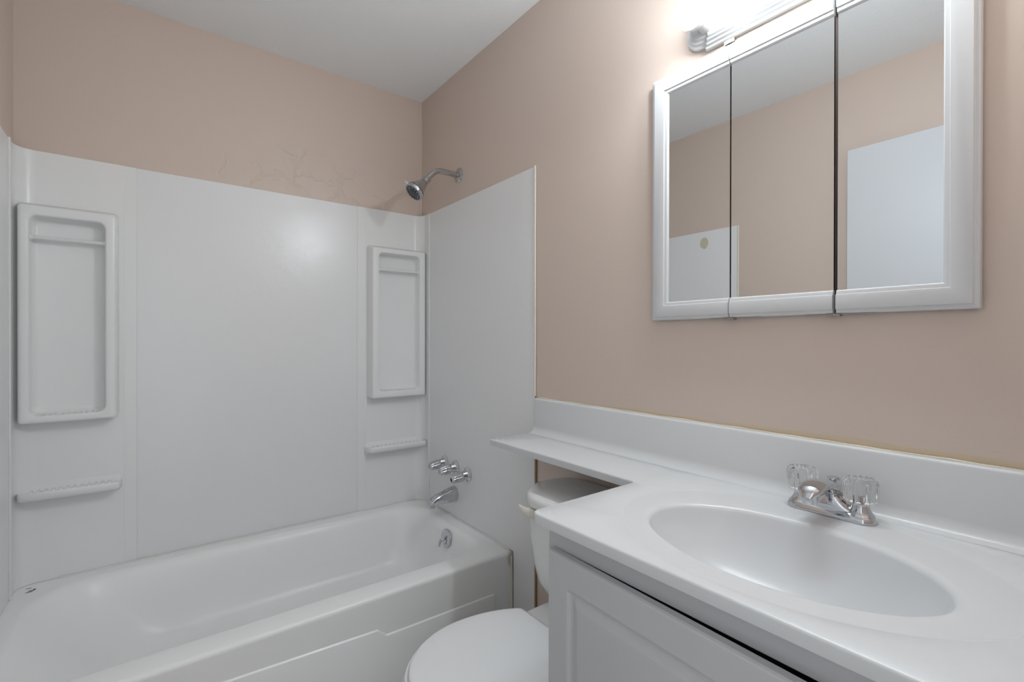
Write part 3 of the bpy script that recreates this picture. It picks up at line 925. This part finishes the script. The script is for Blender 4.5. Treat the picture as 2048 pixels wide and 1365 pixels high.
# frame cross-section: (distance in from outer edge, x)
PR = [(0.0, -0.0060), (0.0, -0.0150), (0.0012, -0.0178), (0.0035, -0.0190), (0.0065, -0.0188), (0.0085, -0.0200), (0.0095, -0.0222), (0.0125, -0.0229), (0.036, -0.0225), (0.0395, -0.0215),
      (0.0405, -0.0190), (0.0440, -0.0186), (0.0475, -0.0175), (0.0495, -0.0150), (0.0500, -0.0110)]
def cab_door(ya, yb, left, right, ajar=0.0):
    """ya far edge (larger y), yb near edge; left/right tell which ends carry a stile"""
    d = bmesh.new()
    x = 0
    def P(inset_side, inset_z_top, ):
        return None
    # open path of the frame (outer outline corners) as mitred sections
    if left:
        path = [('b', yb), ('bl', ya), ('tl', ya), ('t', yb)]
    elif right:
        path = [('b', ya), ('br', yb), ('tr', yb), ('t', ya)]
    if left or right:
        rings = []
        for tag_, y in path:
            sec = []
            for q, xx in PR:
                yy, zz = y, (CZ0 + q if tag_[0] == 'b' else CZ1 - q)
                if tag_ in ('bl', 'tl'):
                    yy = y - q
                elif tag_ in ('br', 'tr'):
                    yy = y + q
                sec.append((xx, yy, zz))
            sec += [(-0.0060, sec[-1][1], sec[-1][2])]
            rings.append(sec)
        loft(d, rings, True, True)
    o_ = finish('mirror_door', boxbm(-0.0072, -0.0048, yb + 0.0006, ya - 0.0006, CZ0 + 0.006, CZ1 - 0.006), M['dark'], mc, smooth=False)
    if left or right:
        finish('door_frame', d, M['frame'], o_, angle=25)
    else:
        d.free()
        for zz0, s in ((CZ0, 1), (CZ1, -1)):
            d = bmesh.new()
            loft(d, [[(xx, y, zz0 + s * q) for q, xx in PR] + [(-0.0060, y, zz0 + s * PR[-1][0])] for y in (yb, ya)], True, True)
            finish('frame_rail', d, M['frame'], o_, angle=25)
    gy1 = ya - (0.0495 if left else 0.0005)
    gy0 = yb + (0.0495 if right else 0.0005)
    g = boxbm(-0.0125, -0.0075, gy0, gy1, CZ0 + 0.0480, CZ1 - 0.0480)
    finish('mirror', g, M['mirror'], o_, smooth=False)
    return o_
cab_door(CY1, G1 + 0.0012, True, False)
cab_door(G1 - 0.0012, G2 + 0.0012, False, False)
cab_door(G2 - 0.0050, CY0, False, True)
bm = boxbm(-0.0105, -0.0065, G2 - 0.0046, G2 + 0.0008, CZ0 + 0.05, CZ1 - 0.05)  # dark strip paints the shade in the gap between two doors
finish('door_gap_shade', bm, M['dark'], mc, smooth=False)
for gy in (G1, G2):
    for zz, s in ((CZ1, 1), (CZ0, -1)):
        bm = bmesh.new()
        za, zb2 = sorted((zz + s * 0.0005, zz + s * (0.0085 if s > 0 else 0.0045)))
        box(bm, -0.0215, -0.006, gy - 0.0125, gy - 0.0015, za, zb2)
        box(bm, -0.0215, -0.006, gy + 0.0015, gy + 0.0125, za, zb2)
        z3, z4 = sorted((zz + s * 0.0005, zz + s * 0.0016))
        box(bm, -0.0165, -0.0120, gy - 0.075, gy - 0.010, z3, z4)
        box(bm, -0.0165, -0.0120, gy + 0.010, gy + 0.055, z3, z4)
        lathe(bm, (-0.0185, gy, min(za, zb2)), (0, 0, 1), [(0, 0.0028), (zb2 - za + 0.001, 0.0028)], 12)
        finish('hinge', bm, M['steel'], mc, smooth=False)

# ------------------------------------------------------------------ vanity light
vl = empty('vanity_light', 'white stepped light bar with globe bulbs above the mirror cabinet', 'light fixture', (0, -1.814, 1.985))
LYC, LZC, LHW, LHH = -1.814, 1.987, 0.2350, 0.058
def light_outline(d):
    """bar with scalloped round ends, shrunk by d"""
    pts = []
    hw, hh = LHW - d, LHH - d
    r = 0.040 - d * 0.35
    e = 0.020                                               # straight shoulder next to the round end
    for sx in (1, -1):
        a = [(hw - r - e, sx * -hh), (hw - r - e + 0.004, sx * -hh * 0.985), (hw - r - e + 0.006, sx * -(hh - 0.010))]
        for k in range(1, 12):
            q = -pi / 2 + pi * k / 12
            a.append((hw - r + 0.0 + r * cos(q) - 0.006 + 0.006, sx * (hh - 0.012) * sin(q)))
        a += [(hw - r - e + 0.006, sx * (hh - 0.010)), (hw - r - e + 0.004, sx * hh * 0.985), (hw - r - e, sx * hh)]
        pts += [(sx * u, v_) for u, v_ in a]
    return [(LYC + u, LZC + v_) for u, v_ in pts]
bm = bmesh.new()
steps = [(0.0, -0.0008), (0.0, -0.0100), (0.002, -0.0125), (0.006, -0.0135), (0.0075, -0.0160), (0.0095, -0.0185), (0.0135, -0.0195), (0.015, -0.0220), (0.017, -0.0245), (0.021, -0.0255), (0.0225, -0.0280), (0.0245, -0.0295), (0.028, -0.0300)]
loft(bm, [[(x, y, z) for y, z in light_outline(d)] for d, x in steps], True, True)
finish('back_plate', bm, M['fixture'], vl, angle=35)
for by in (-1.650, LYC, -1.978):
    bm = bmesh.new()
    lathe(bm, (-0.0295, by, LZC), (-1, 0, 0), [(0, 0.0255), (0.003, 0.0255), (0.006, 0.0240), (0.030, 0.0225), (0.034, 0.0215), (0.034, 0.019), (0.020, 0.018)], 32)
    so = finish('socket', bm, M['fixture'], vl)
    cx, R = 0.094, 0.041
    qs = [radians(156 - 156 * k / 24) for k in range(25)]
    bm = bmesh.new()
    lathe(bm, (0, by, LZC), (-1, 0, 0), [(0.045, 0.0160), (0.053, 0.0163)] + [(cx + R * cos(q), max(R * sin(q), 0.0004)) for q in qs[1:]], 32)
    b_ = finish('bulb', bm, M['fixture'], so, angle=80)
    b_['label'] = 'lit frosted globe bulb'
    b_.data.materials.append(M['bulb'])                     # front half shines; rear left unlit to keep glare off plate and wall
    off = so.parent.matrix_basis.translation.x
    for p in b_.data.polygons:
        if p.center.x + off < -(cx + R * cos(radians(92))):
            p.material_index = 1
